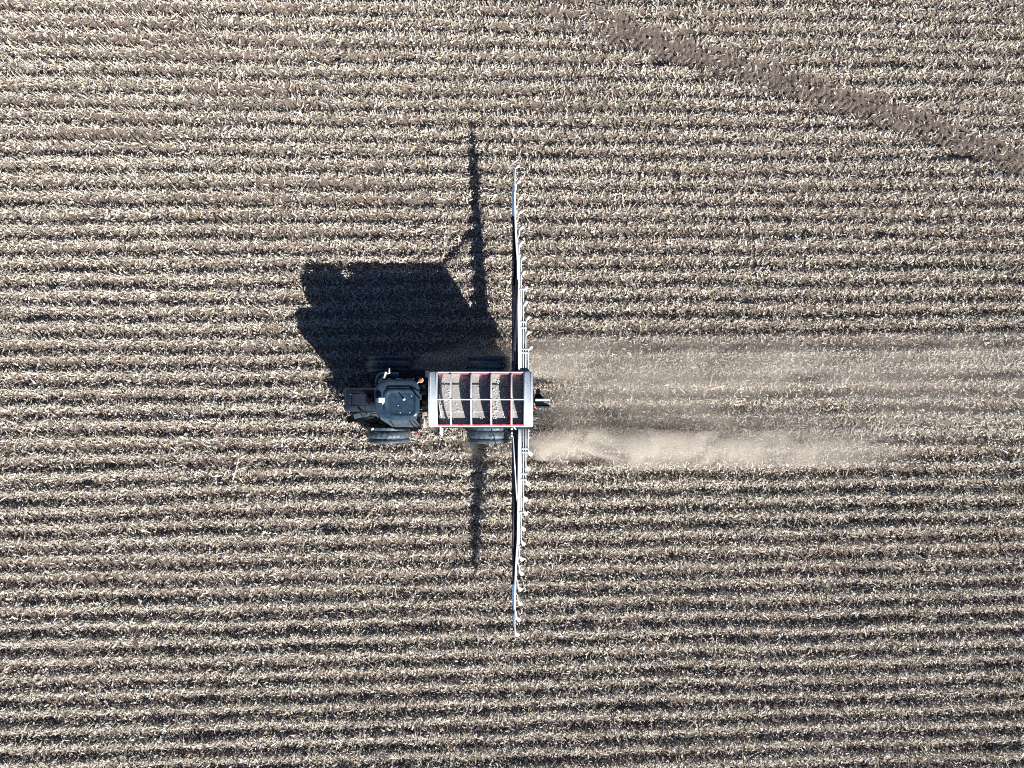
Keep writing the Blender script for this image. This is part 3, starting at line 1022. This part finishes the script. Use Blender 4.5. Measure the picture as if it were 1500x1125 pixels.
# hopper
hz = 4.15
HX0, HX1 = X(628.5, 4.2), X(780, 4.2)
OX0, OX1 = X(641.5, 4.15), X(767, 4.15)
HY0, HY1 = Y(624.8, 4.15), Y(545.3, 4.15)
HYC = (HY0 + HY1) / 2
HH = (HY1 - HY0) / 2
RISE = 0.28
f = MB()
lp = lambda q, z, qy: [Vector((HX0 + q, HY0 + qy, z)), Vector((HX1 - q, HY0 + qy, z)), Vector((HX1 - q, HY1 - qy, z)), Vector((HX0 + q, HY1 - qy, z))]
out = [lp(0.05, 1.95, 0.72), lp(0.03, 3.6, 0.06), lp(0.02, 4.13, 0.02)]
inn = [lp(0.06, 4.13, 0.06), lp(0.10, 3.6, 0.10), lp(0.10, 2.0, 0.76)]
f.loft(out + inn, True, True)
hop = f.build('hopper', M['steel'], truck, 0.004)
RIM = 0.055


def arch(y):
    t = (y - HYC) / HH
    return hz + 0.012 + RISE * (1 - t * t)


for y0, y1 in ((HY0 - 0.02, HY0 + RIM), (HY1 - RIM, HY1 + 0.02)):
    f = MB()
    f.box(HX0 + 0.002, HX1 - 0.002, y0, y1, 4.05, hz)
    f.build('top_rail', M['white'], hop, 0.008)
for y0, y1 in ((HY0 + RIM * 0.55, HY0 + RIM + 0.030), (HY1 - RIM - 0.030, HY1 - RIM * 0.75)):
    f = MB()
    f.box(OX0 - 0.01, OX1 + 0.06, y0, y1, 4.09, hz + 0.006)
    f.build('red_trim', M['red'], hop, 0.006)


def arched(x0, x1, ybeg, yend, thick, n=18):
    """a plate or bow bent over the hopper between two x positions"""
    m = MB()
    loops = []
    for k in range(n + 1):
        y = ybeg + (yend - ybeg) * k / n
        z = arch(y)
        loops.append([Vector((x0, y, z - thick)), Vector((x1, y, z - thick)), Vector((x1, y, z)), Vector((x0, y, z))])
    return m.loft(loops)


for x0, x1 in ((HX0 - 0.01, OX0), (OX1, HX1 + 0.01)):
    m = arched(x0, x1, HY0 - 0.005, HY1 + 0.005, 0.05)
    cap = m.build('end_cap', M['steel'], hop, 0.010)
    m = MB()
    xe = x0 if x0 < 0 and x0 < -2 else x1
    for xx in (x0 + 0.07, x1 - 0.06):
        loops = []
        for k in range(13):
            y = HY0 + 0.03 + (2 * HH - 0.06) * k / 12
            z = arch(y)
            loops.append([Vector((xx - 0.012, y, z - 0.01)), Vector((xx + 0.012, y, z - 0.01)), Vector((xx + 0.012, y, z + 0.014)), Vector((xx - 0.012, y, z + 0.014))])
        m.loft(loops)
    m.build('cap_rib', M['white'], cap)
    m = MB()                                  # gable wall below the cap
    xw = x1 - 0.03 if x0 < -2 else x0 + 0.03
    ys = [HY0 + 0.03 + (2 * HH - 0.06) * k / 14 for k in range(15)]
    lo_ = [Vector((xw - 0.015, y, 3.75)) for y in ys] + [Vector((xw - 0.015, y, arch(y) - 0.04)) for y in reversed(ys)]
    hi_ = [p + Vector((0.03, 0, 0)) for p in lo_]
    m.loft([lo_, hi_])
    m.build('gable_wall', M['inner'], cap)
bars = [660.6, 690.4, 719.7, 749.3]
for i, b in enumerate(bars):
    xb = X(b, 4.23)
    w = 0.030 if i else 0.034
    m = arched(xb - w, xb + w, HY0 + RIM, HY1 - RIM, 0.05)
    bow = m.build('tarp_bow', M['white'], hop, 0.006)
    if i >= 1:
        m = MB()
        ys = [HY0 + 0.07 + (2 * HH - 0.14) * k / 14 for k in range(15)]
        lo_ = [Vector((xb - 0.018, y, 3.85)) for y in ys] + [Vector((xb - 0.018, y, arch(y) - 0.045)) for y in reversed(ys)]
        m.loft([lo_, [p + Vector((0.036, 0, 0)) for p in lo_]])
        m.build('bulkhead', M['navyshade'] if i == 1 else M['purpleshade'], bow)
        if i >= 2:
            m = MB()
            loops = []
            for k in range(13):
                y = HY0 + 0.08 + (2 * HH - 0.16) * k / 12
                z = arch(y) - 0.01
                loops.append([Vector((xb - w - 0.014, y, z - 0.03)), Vector((xb - w - 0.002, y, z - 0.03)), Vector((xb - w - 0.002, y, z)), Vector((xb - w - 0.014, y, z))])
            m.loft(loops)
            m.build('bow_edge', M['red'], bow)
m = MB()
m.box(OX0 + 0.003, OX1 - 0.003, HYC - 0.022 + 0.0, HYC + 0.022, arch(HYC) - 0.01, arch(HYC) + 0.028)
m.build('ridge_pole', M['white'], hop, 0.006)
edges = [OX0 + 0.02] + [X(b, 4.23) for b in bars] + [OX1 - 0.02]
ZS = hz - 0.20
ysm = (HYC + 0.50, HYC - 0.50)
for k in range(5):
    x0, x1 = edges[k] + 0.02, edges[k + 1] - 0.02
    m = MB()
    yy = [HY0 + 0.075, ysm[1] - 0.008, ysm[1] + 0.008, ysm[0] - 0.008, ysm[0] + 0.008, HY1 - 0.075]
    for a in (0, 2, 4):
        m.box(x0, x1, yy[a], yy[a + 1], ZS - 0.03, ZS)
    for a in (1, 3):
        m.box(x0, x1, yy[a] - 0.002, yy[a + 1] + 0.002, ZS - 0.05, ZS - 0.025)
    scn = m.build('screen', M['screen'], hop, 0.003)
    m = MB()
    m.box(x0 + 0.02, x1 - 0.02, ysm[1] - 0.014, ysm[1] + 0.014, ZS + 0.003, ZS + 0.018)
    if k % 2 == 0:
        m.box(x0 + 0.05, x0 + 0.075, ysm[1] - 0.2, ysm[1] + 0.1, ZS + 0.004, ZS + 0.02)
    m.build('screen_handle', M['white'], scn)
m = MB()
m.tube([(OX0 + 0.02, HYC - 0.05, ZS + 0.18), (OX0 + 0.08, HYC - 0.5, ZS + 0.08), (OX0 + 0.12, HYC - 0.75, ZS + 0.03)], 0.018, 6)
m.build('sight_strip', M['white'], hop)

# white fertilizer grains and lumps left on the screens (a thing carried by the truck)
m = MB()
for k, nn in ((0, 34), (1, 56), (2, 34), (3, 120), (4, 8)):
    x0, x1 = edges[k] + 0.06, edges[k + 1] - 0.06
    for j in range(nn):
        if k == 3 and j < 45:
            if j % 2:
                xx, yy_ = random.uniform(x0, x0 + 0.28), random.uniform(HYC - 0.5, HY1 - 0.15)
            else:
                xx, yy_ = random.uniform(x0, x1 - 0.1), random.gauss(HYC - 0.62, 0.12)
        elif k == 1 and j < 18:
            xx, yy_ = random.uniform(x1 - 0.35, x1), random.uniform(HYC + 0.1, HY1 - 0.15)
        else:
            xx, yy_ = random.choice((random.uniform(x0, x1), random.uniform(x1 - 0.15, x1))), random.uniform(HY0 + 0.12, HY1 - 0.12)
        r = random.uniform(0.014, 0.032) * (1.4 if random.random() < 0.12 else 1)
        m.ball((xx, yy_, ZS + r * 0.5 + 0.001), r, 7, 5, random.uniform(0.6, 1))
gr = m.build('fertilizer_grains', M['salt'])
tag(gr, 'white fertilizer grains and lumps left lying on the hopper screens', 'fertilizer', kind='stuff')

# fan housing, conveyor and centre boom rack under the hopper
f = MB()
f.box(-2.6, 0.5, CY - 0.33, CY + 0.33, 1.85, 2.25)
f.build('conveyor', M['tan'], truck, 0.02)
f = MB()
f.box(X(750, 1.9), X(776, 1.9), CY - 1.25, CY - 1.15, 1.35, 2.2)
f.box(X(750, 1.9), X(776, 1.9), CY + 1.15, CY + 1.25, 1.35, 2.2)
f.box(X(752, 1.9), X(758, 1.9), CY - 1.15, CY + 1.15, 1.45, 1.6)
f.box(X(752, 1.9), X(758, 1.9), CY - 1.15, CY + 1.15, 2.0, 2.12)
f.build('boom_rack', M['navy'], truck, 0.01)
f = MB()
f.tube([(0.1, CY, 1.5), (0.95, CY, 1.5)], 0.42, 20)
f.build('air_blower', M['black'], truck)
# tail bracket
f = MB()
zt = 1.7
f.plate(W2([(781, 586), (797, 589.5), (807.5, 595), (785, 595)], zt), 1.35, 1.62)
f.plate(W2([(781, 588.5), (784.5, 578), (786, 569), (790.5, 569), (792, 577), (797.5, 583.8), (797.5, 588.5)], zt), 1.5, 1.58)
tb = f.build('tail_bracket', M['hole'], truck, 0.01)
f = MB()
f.box(X(784, zt), X(806, zt), Y(587.5, zt), Y(584.2, zt), 1.66, 1.74)
f.build('tail_bar', M['steel'], tb, 0.01)
f = MB()
f.box(X(785, zt), X(807.5, zt), Y(597.3, zt), Y(595, zt), 1.50, 1.66)
f.build('tail_plate', M['slate'], tb, 0.01)
f = MB()
f.box(X(781.5, zt), X(784.5, zt), Y(596.5, zt), Y(593.5, zt), 1.55, 1.67)
f.build('tail_lamp', M['lens'], tb, 0.01)

# booms: one wing each side; s = +1 is the shaded upper wing
BZ = 1.9
YB = Y(587, BZ)
PITCH = 21.9 / sc(BZ)
INNER = YB + 0.0
Y_OUT = [YB + (76 + 21.95 * i) / sc(BZ) - 0.0 for i in range(13)]   # distance set on one side, mirrored on the other


def my(y, s):
    return y if s > 0 else 2 * YB - y


colx = [773.5, 770, 770, 766.5, 766.5, 763.3, 763.3, 760.5, 760.5, 758.4, 758.4, 756.2, 754.2]
stx = [773.5, 770, 770, 766.5, 766.5, 763.2, 763.2, 761.6, 761.6, 760.2, 760.2, 761.0, 762.4]
layer = [0, 0, -1, 0, -1, 0, -1, 0, -1, 0, -1, 0.7, 0.7]
for s in (1, -1):
    ya, yh, yt = YB + 1.12, YB + 265 / sc(BZ), YB + 338 / sc(BZ)
    f = MB()

    def sect(y, xl, xr, z0, z1):
        return [Vector((xl, my(y, s), z0)), Vector((xr, my(y, s), z0)), Vector((xr, my(y, s), z1)), Vector((xl, my(y, s), z1))]

    xr = lambda y: float(np.interp((y - YB) * sc(BZ), [40, 67, 209, 232, 265, 338], [X(q, BZ) for q in (759.2, 758.9, 757.0, 754.9, 753.6, 752.2)]))
    xl = lambda y: X(750.2, BZ) + (X(751.0, BZ) - X(750.2, BZ)) * (y - ya) / (yh - ya)
    hb = lambda y: 0.46 - 0.22 * (y - ya) / (yh - ya)
    YS = [ya, YB + 100 / sc(BZ), YB + 160 / sc(BZ), YB + 209 / sc(BZ), YB + 232 / sc(BZ), yh]
    # two top chords, two bottom chords, zig-zag lacing and a dark deck plate between the chords
    for xx, zz in ((xl, 0), (xr, 0), (xl, 1), (xr, 1)):
        f.tube([(xx(y) + (0.02 if xx is xl else -0.02), my(y, s), BZ + 0.08 - zz * hb(y)) for y in YS], 0.032, 6)
    nb = 16
    for k in range(nb):
        y0, y1 = ya + (yh - ya) * k / nb, ya + (yh - ya) * (k + 1) / nb
        for xx in (xl, xr):
            f.tube([(xx(y0), my(y0, s), BZ + 0.08 - (k % 2) * hb(y0)), (xx(y1), my(y1, s), BZ + 0.08 - ((k + 1) % 2) * hb(y1))], 0.018, 5)
        f.tube([(xl(y0), my(y0, s), BZ + 0.08), (xr(y0), my(y0, s), BZ + 0.08)], 0.02, 5)
    wing = f.build('boom_wing', M['navy'], truck)
    f = MB()
    f.loft([sect(y, xl(y) + 0.03, xr(y) - 0.03, BZ + 0.07 - 0.95 * hb(y), BZ + 0.055) for y in YS])
    f.build('boom_web', M['navy'], wing, 0.006)
    f = MB()
    f.tube([(xl(ya) + 0.03, my(ya, s), BZ + 0.14), (xr(yh) - 0.04, my(yh, s), BZ + 0.12)], 0.014, 6)
    f.tube([(xl(ya) + 0.13, my(ya, s), BZ + 0.12), (xr(yh) - 0.07, my(yh, s), BZ + 0.11)], 0.012, 6)
    f.build('hydraulic_line', M['hose'], wing)
    f = MB()
    f.box(X(748.4, BZ), X(756, BZ), min(my(yh - 0.02, s), my(yh + 0.10, s)), max(my(yh - 0.02, s), my(yh + 0.10, s)), BZ - 0.22, BZ + 0.10)
    f.build('boom_hinge', M['navy'], wing, 0.015)
    f = MB()
    ym = (yh + yt) / 2
    f.loft([sect(y, X(749.8 + k, BZ), X(753.2, BZ) - 0.010 * k, BZ - q, BZ + 0.05) for y, k, q in ((yh + 0.1, 0, 0.22), (ym, 0.4, 0.17), (yt - 0.1, 1.6, 0.05))])
    f.build('boom_tip', M['blue'], wing, 0.008)
    yi = YB + 1.0
    f = MB()
    tray = []
    for q, xq in ((40, 774), (74, 774), (76, 770.5), (120, 770.5), (122, 767), (164, 767), (166, 764), (207, 764), (209, 761), (250, 759.5)):
        y = YB + q / sc(BZ)
        tray.append([Vector((xr(y) - 0.02, my(y, s), BZ - 0.03)), Vector((X(xq, BZ), my(y, s), BZ - 0.03)), Vector((X(xq, BZ), my(y, s), BZ - 0.01)), Vector((xr(y) - 0.02, my(y, s), BZ - 0.01))])
    f.loft(tray)
    f.build('tube_tray', M['tray'], wing)
    for i in range(13):
        yo = Y_OUT[i]
        x1, x0 = X(colx[i], BZ), X(stx[i], BZ)
        z = BZ + 0.17 + layer[i] * 0.085 - 0.0
        f = MB()
        yend = yo - 0.05
        y3 = yo - 0.55 if i > 6 else yo - 0.4
        if i < 7:
            body = [(x0, my(yi, s), z), (x0, my(yi + (yend - yi) * 0.5, s), z)]
        else:
            lane = (0.10, 0.10, 0.055, 0.055, 0.015, 0.045)[i - 7]
            body = []
            for k in range(9):
                yk = yi + (yend - 0.4 - yi) * k / 8
                body.append((xr(yk) + lane, my(yk, s), z))
        f.tube(body + [(x1, my(yend - 0.25, s), z), (x1 + 0.006, my(yend - 0.05, s), z - 0.004), (x1 + 0.025, my(yend, s), z - 0.025), (x1 + 0.045, my(yend + 0.02, s), z - 0.07)], 0.025, 8)
        tubeo = f.build('air_tube', M['white'], wing)
        # spoon shaped deflector plate below the tube mouth
        f = MB()
        c = Vector((x1 + 0.045, my(yo - 0.03, s), z - 0.05))
        d = Vector((0.62, 0.78 * s, -0.12)).normalized()
        a = Vector((d.y, -d.x, 0)).normalized()
        lo_, hi_ = [], []
        for t, w, dz in ((-0.05, 0.035, 0.03), (0.02, 0.055, 0.0), (0.10, 0.085, -0.02), (0.165, 0.085, -0.045), (0.205, 0.05, -0.06)):
            p = c + d * t + Vector((0, 0, dz))
            lo_.append([p - a * w + Vector((0, 0, 0.018)), p + Vector((0, 0, 0)), p + a * w + Vector((0, 0, 0.018)), p + a * w + Vector((0, 0, 0.004)), p + Vector((0, 0, -0.012)), p - a * w + Vector((0, 0, 0.004))])
        f.loft(lo_, True, True, True)
        f.build('deflector', M['white'], wing)
    for yy_, x0p, x1p in ((YB + 2.03, 764.5, 774.5), (YB + 2.18, 764.5, 774.5), (YB + 3.1, 763, 771.5), (YB + 3.35, 763, 771.5), (YB + 4.75, 761, 767.5), (YB + 6.2, 758, 763)):
        f = MB()
        f.box(X(x0p, BZ), X(x1p, BZ), min(my(yy_, s), my(yy_ + 0.06, s)), max(my(yy_, s), my(yy_ + 0.06, s)), BZ + 0.04, BZ + 0.215)
        f.build('tube_bracket', M['steel'], wing, 0.006)
    f = MB()
    f.tube([(X(751.5, 3.7), my(Y(547, 3.7), 1) if s > 0 else Y(640, 3.3), 3.75 if s > 0 else 3.35), (X(757.3, 2.1), my(Y(407, 2.1), 1) if s > 0 else Y(736, 2.1), 2.05)], 0.026 if s < 0 else 0.075, 8)
    f.build('support_strut', M['steel'] if s < 0 else M['navy'], wing)
    f = MB()
    f.box(X(773.2, 1.9), X(775.2, 1.9), min(my(YB + 1.2, s), my(YB + 1.68, s)), max(my(YB + 1.2, s), my(YB + 1.68, s)), 1.45, 1.95)
    lb = f.build('light_board', M['black'], wing, 0.008)
    for k in range(3):
        f = MB()
        y0 = YB + 1.27 + k * 0.14
        f.box(X(775.3, 1.9), X(776.6, 1.9), min(my(y0, s), my(y0 + 0.08, s)), max(my(y0, s), my(y0 + 0.08, s)), 1.7, 1.93)
        f.build('tail_light', M['white'] if k != 1 else M['tan'], lb)
    if s > 0:
        T0 = Matrix.Translation((0, my(ya, s), BZ))
        wing.matrix_basis = T0 @ Matrix.Rotation(math.radians(0.5), 4, 'X') @ T0.inverted()
    # valve cluster above the rear tyre
    if s < 0:
        f = MB()
        f.tube([(X(742, 2.2), Y(626, 2.2), 2.2), (X(745, 2.2), Y(630, 2.2), 2.1), (X(749, 2.2), Y(634, 2.2), 2.1)], 0.06, 8)
        f.tube([(X(749, 2.2), Y(626, 2.2), 2.3), (X(749.5, 2.2), Y(640, 2.2), 2.1)], 0.05, 8)
        f.box(X(740.5, 2.1), X(744, 2.1), Y(632, 2.1), Y(628.5, 2.1), 2.0, 2.1)
        f.build('fold_cylinder', M['black'], wing)
        f = MB()
        for q in (628, 634.5, 638.5):
            f.ball((X(749.8, 2.3), Y(q, 2.3), 2.33), 0.05, 8, 5)
        f.build('pivot_pin', M['white'], wing)
        f = MB()
        f.tube([(X(752, 2.6), Y(624.5, 2.6), 2.6), (X(755.5, 2.4), Y(629, 2.4), 2.4)], 0.03, 8)
        f.build('brace', M['white'], wing)
print('truck parts built')


# ------------------------------------------------------------------ single stalks and a weed one can pick out
def stalk(pts, r, label, leaves=()):
    root = empty('corn_stalk', (X(pts[0][0], 0), Y(pts[0][1], 0), 0))
    bpy.context.view_layer.update()
    tag(root, label, 'corn stalk', 'long loose corn stalks lying on the field')
    f = MB()
    n = len(pts)
    P = [(X(a, 0), Y(b, 0), 0.17 + 0.03 * (i % 2) + z) for i, (a, b, z) in enumerate(pts)]
    f.tube(P, [1.4 * r * (1 - 0.5 * i / (n - 1)) for i in range(n)], 7)
    f.build('stem', M['straw'], root)
    for (a, b), (c, d) in leaves:
        f = MB()
        A, B = Vector((X(a, 0), Y(b, 0), 0.16)), Vector((X(c, 0), Y(d, 0), 0.13))
        t = (B - A).normalized()
        w = Vector((-t.y, t.x, 0.25)) * 0.035
        mid = (A + B) / 2 + Vector((0, 0, 0.05))
        f.loft([[A - w * 0.4, A + w * 0.4, A + w * 0.4 - Vector((0, 0, 0.004)), A - w * 0.4 - Vector((0, 0, 0.004))],
                [mid - w, mid + w, mid + w - Vector((0, 0, 0.004)), mid - w - Vector((0, 0, 0.004))],
                [B - w * 0.2, B + w * 0.2, B + w * 0.2 - Vector((0, 0, 0.004)), B - w * 0.2 - Vector((0, 0, 0.004))]])
        f.build('leaf', M['straw'], root)


stalk([(1034, 570.5, 0), (1050, 566.5, 0.02), (1066, 562.5, 0.02), (1083, 559.5, 0), (1096, 556.5, 0)], 0.028, 'longest pale fallen stalk, lying almost flat along the rows behind the spreader', [((1058, 562), (1080, 556))])
stalk([(1029, 568.5, 0), (1038, 564, 0.03), (1040, 555, 0.05), (1042, 546, 0.05), (1039, 545, 0.02)], 0.026, 'short bent stalk standing across the tip of the longest fallen stalk')
stalk([(1028, 584, 0), (1040, 585.5, 0.02), (1052, 586, 0)], 0.02, 'thin short stalk just below the longest fallen stalk behind the spreader')
stalk([(985, 563, 0), (994, 568, 0.03), (1002, 576, 0)], 0.022, 'slanting pale stalk between the tail bracket and the longest fallen stalk')
stalk([(342, 705, 0), (348, 690, 0.04), (352, 672, 0.06), (351, 668, 0.03)], 0.026, 'leafy pale stalk clump in the rows below and before the front wheel', [((340, 668), (352, 667)), ((353, 672), (362, 666)), ((348, 688), (364, 684)), ((346, 690), (330, 702)), ((350, 695), (358, 707))])
stalk([(206, 768, 0), (213, 774, 0.03), (224, 780, 0)], 0.03, 'white broken stalk lying far in front of the spreader, lowest of the loose stalks', [((205, 774), (215, 778))])
stalk([(315, 315, 0), (330, 328, 0.03), (346, 338, 0)], 0.026, 'pale stalk lying in the rows above the truck shadow')
root = empty('weed', (X(905, 0), Y(148, 0), 0))
bpy.context.view_layer.update()
tag(root, 'small green weed growing between the stubble rows near the top of the field', 'weed')
for k in range(9):
    a = k * 2.4
    f = MB()
    L = 0.10 + 0.05 * (k % 3)
    o = Vector((X(905 + (k % 2) * 8, 0), Y(148 + (k % 2) * 2, 0), 0.06))
    d = Vector((math.cos(a), math.sin(a), 0.35))
    w = Vector((-d.y, d.x, 0)) * 0.035
    th = Vector((0, 0, -0.004))
    q0, q1, q2 = o, o + d * L * 0.6, o + d * L + Vector((0, 0, -0.03))
    f.loft([[q0 - w * 0.3, q0 + w * 0.3, q0 + w * 0.3 + th, q0 - w * 0.3 + th], [q1 - w, q1 + w, q1 + w + th, q1 - w + th], [q2 - w * 0.2, q2 + w * 0.2, q2 + w * 0.2 + th, q2 - w * 0.2 + th]])
    f.build('leaf', M['weed'], root)


# ------------------------------------------------------------------ dust raised by the wheels and the spread product
def dust_material(name, dens, nscale, thr, soft, stretch, seed, head=0.0):
    m = bpy.data.materials.new(name)
    m.use_nodes = True
    nt = m.node_tree
    for n in list(nt.nodes):
        if n.type == 'BSDF_PRINCIPLED':
            nt.nodes.remove(n)
    out = [n for n in nt.nodes if n.type == 'OUTPUT_MATERIAL'][0]
    pv = nt.nodes.new('ShaderNodeVolumePrincipled')
    pv.inputs['Color'].default_value = (0.95, 0.905, 0.84, 1)
    pv.inputs['Anisotropy'].default_value = 0.1
    nt.links.new(pv.outputs[0], out.inputs['Volume'])
    tc = nt.nodes.new('ShaderNodeTexCoord')

    def math_(op, a, b=None, clamp=False):
        n = nt.nodes.new('ShaderNodeMath')
        n.operation = op
        n.use_clamp = clamp
        for i, q in enumerate((a, b)):
            if q is None:
                continue
            if isinstance(q, (int, float)):
                n.inputs[i].default_value = q
            else:
                nt.links.new(q, n.inputs[i])
        return n.outputs[0]
    mp = nt.nodes.new('ShaderNodeMapping')
    mp.inputs['Scale'].default_value = stretch
    mp.inputs['Location'].default_value = (seed, seed * 1.7, 0)
    nt.links.new(tc.outputs['Object'], mp.inputs['Vector'])
    nz = nt.nodes.new('ShaderNodeTexNoise')
    nz.inputs['Scale'].default_value = nscale
    nz.inputs['Detail'].default_value = 7
    nz.inputs['Roughness'].default_value = 0.62
    nz.inputs['Distortion'].default_value = 0.9
    nt.links.new(mp.outputs[0], nz.inputs['Vector'])
    mr = nt.nodes.new('ShaderNodeMapRange')
    mr.inputs[1].default_value = thr
    mr.inputs[2].default_value = thr + soft
    nt.links.new(nz.outputs['Fac'], mr.inputs[0])
    sp = nt.nodes.new('ShaderNodeSeparateXYZ')
    nt.links.new(tc.outputs['Generated'], sp.inputs[0])
    # soft fall-off to every side of the cloud
    fy = math_('SUBTRACT', 1.0, math_('POWER', math_('ABSOLUTE', math_('SUBTRACT', math_('MULTIPLY', sp.outputs[1], 2.0), 1.0)), 2.0), True)
    fx = math_('MULTIPLY', math_('MULTIPLY', sp.outputs[0], 16.0, True), math_('POWER', math_('SUBTRACT', 1.0, sp.outputs[0], True), 0.8))
    fz = math_('POWER', math_('SUBTRACT', 1.0, sp.outputs[2], True), 0.7)
    d = math_('MULTIPLY', math_('MULTIPLY', fy, fx), math_('MULTIPLY', fz, mr.outputs[0]))
    nt.links.new(math_('MULTIPLY', d, dens), pv.inputs['Density'])
    return m


def dust(name, spine, label, m):
    """a closed lumpy cloud lofted along a spine of (px, py, half width m, height m)"""
    f = MB()
    loops = []
    x0 = X(spine[0][0], 0.6)
    for i, (px, py, hw, hh) in enumerate(spine):
        x, y = X(px, 0.6), Y(py, 0.6)
        lp_ = []
        for k in range(16):
            a = 2 * math.pi * k / 16
            lump = 1 + 0.12 * math.sin(3 * a + i * 1.3) + 0.08 * math.sin(5 * a + i * 2.1)
            lp_.append(Vector((x, y + hw * lump * math.cos(a), max(0.10 + hh * 0.5 + hh * 0.55 * lump * math.sin(a), 0.06))))
        loops.append(lp_)
    f.loft(loops, True, True, True)
    o = f.build(name, m)
    tag(o, label, 'dust', kind='stuff')
    return o


dust('dust_cloud', [(748, 655, 0.35, 0.5), (790, 656, 0.65, 0.9), (850, 654, 0.9, 1.3), (900, 654, 1.05, 1.4), (960, 657, 0.95, 1.3), (1040, 659, 0.9, 1.2), (1130, 660, 0.9, 1.1), (1220, 660, 0.9, 1.0), (1300, 660, 0.7, 0.8), (1360, 660, 0.3, 0.4)],
     'dense pale dust cloud trailing behind the sunlit rear wheel', dust_material('dense_dust', 5.2, 0.9, 0.36, 0.34, (0.6, 1.0, 1.0), 3.1))
dust('dust_cloud', [(690, 530, 0.4, 0.6), (770, 525, 0.9, 0.9), (840, 528, 1.2, 1.0), (950, 532, 1.4, 1.1), (1100, 536, 1.5, 1.1), (1300, 538, 1.6, 1.0), (1560, 540, 1.7, 1.0), (1800, 540, 0.8, 0.5)],
     'thin veil of dust drifting behind the shaded rear wheel', dust_material('thin_dust', 1.2, 0.6, 0.32, 0.35, (0.4, 1.0, 1.0), 9.3))
dust('dust_cloud', [(775, 592, 0.6, 0.6), (830, 600, 1.6, 0.9), (950, 600, 2.0, 1.0), (1150, 600, 2.1, 1.0), (1400, 598, 2.1, 0.9), (1640, 596, 1.0, 0.5)],
     'very faint dust hanging over the middle rows straight behind the truck', dust_material('faint_dust', 0.85, 0.6, 0.32, 0.35, (0.4, 1.0, 1.0), 5.9))
dust('dust_cloud', [(676, 660, 0.3, 0.4), (700, 662, 0.6, 0.7), (730, 660, 0.6, 0.7), (765, 656, 0.35, 0.5)],
     'small puff of dust at the foot of the sunlit rear wheel', dust_material('wheel_dust', 1.2, 0.9, 0.34, 0.3, (0.8, 1.0, 1.0), 1.9))
dust('dust_cloud', [(598, 541, 0.3, 0.5), (625, 536, 0.6, 0.8), (660, 530, 0.8, 1.0), (700, 522, 0.9, 1.1), (735, 514, 0.7, 0.9), (760, 510, 0.3, 0.5)],
     'shaded dust rising beside the hopper between the two shaded wheels', dust_material('shaded_dust', 1.5, 0.8, 0.30, 0.3, (0.8, 1.0, 1.0), 4.4))
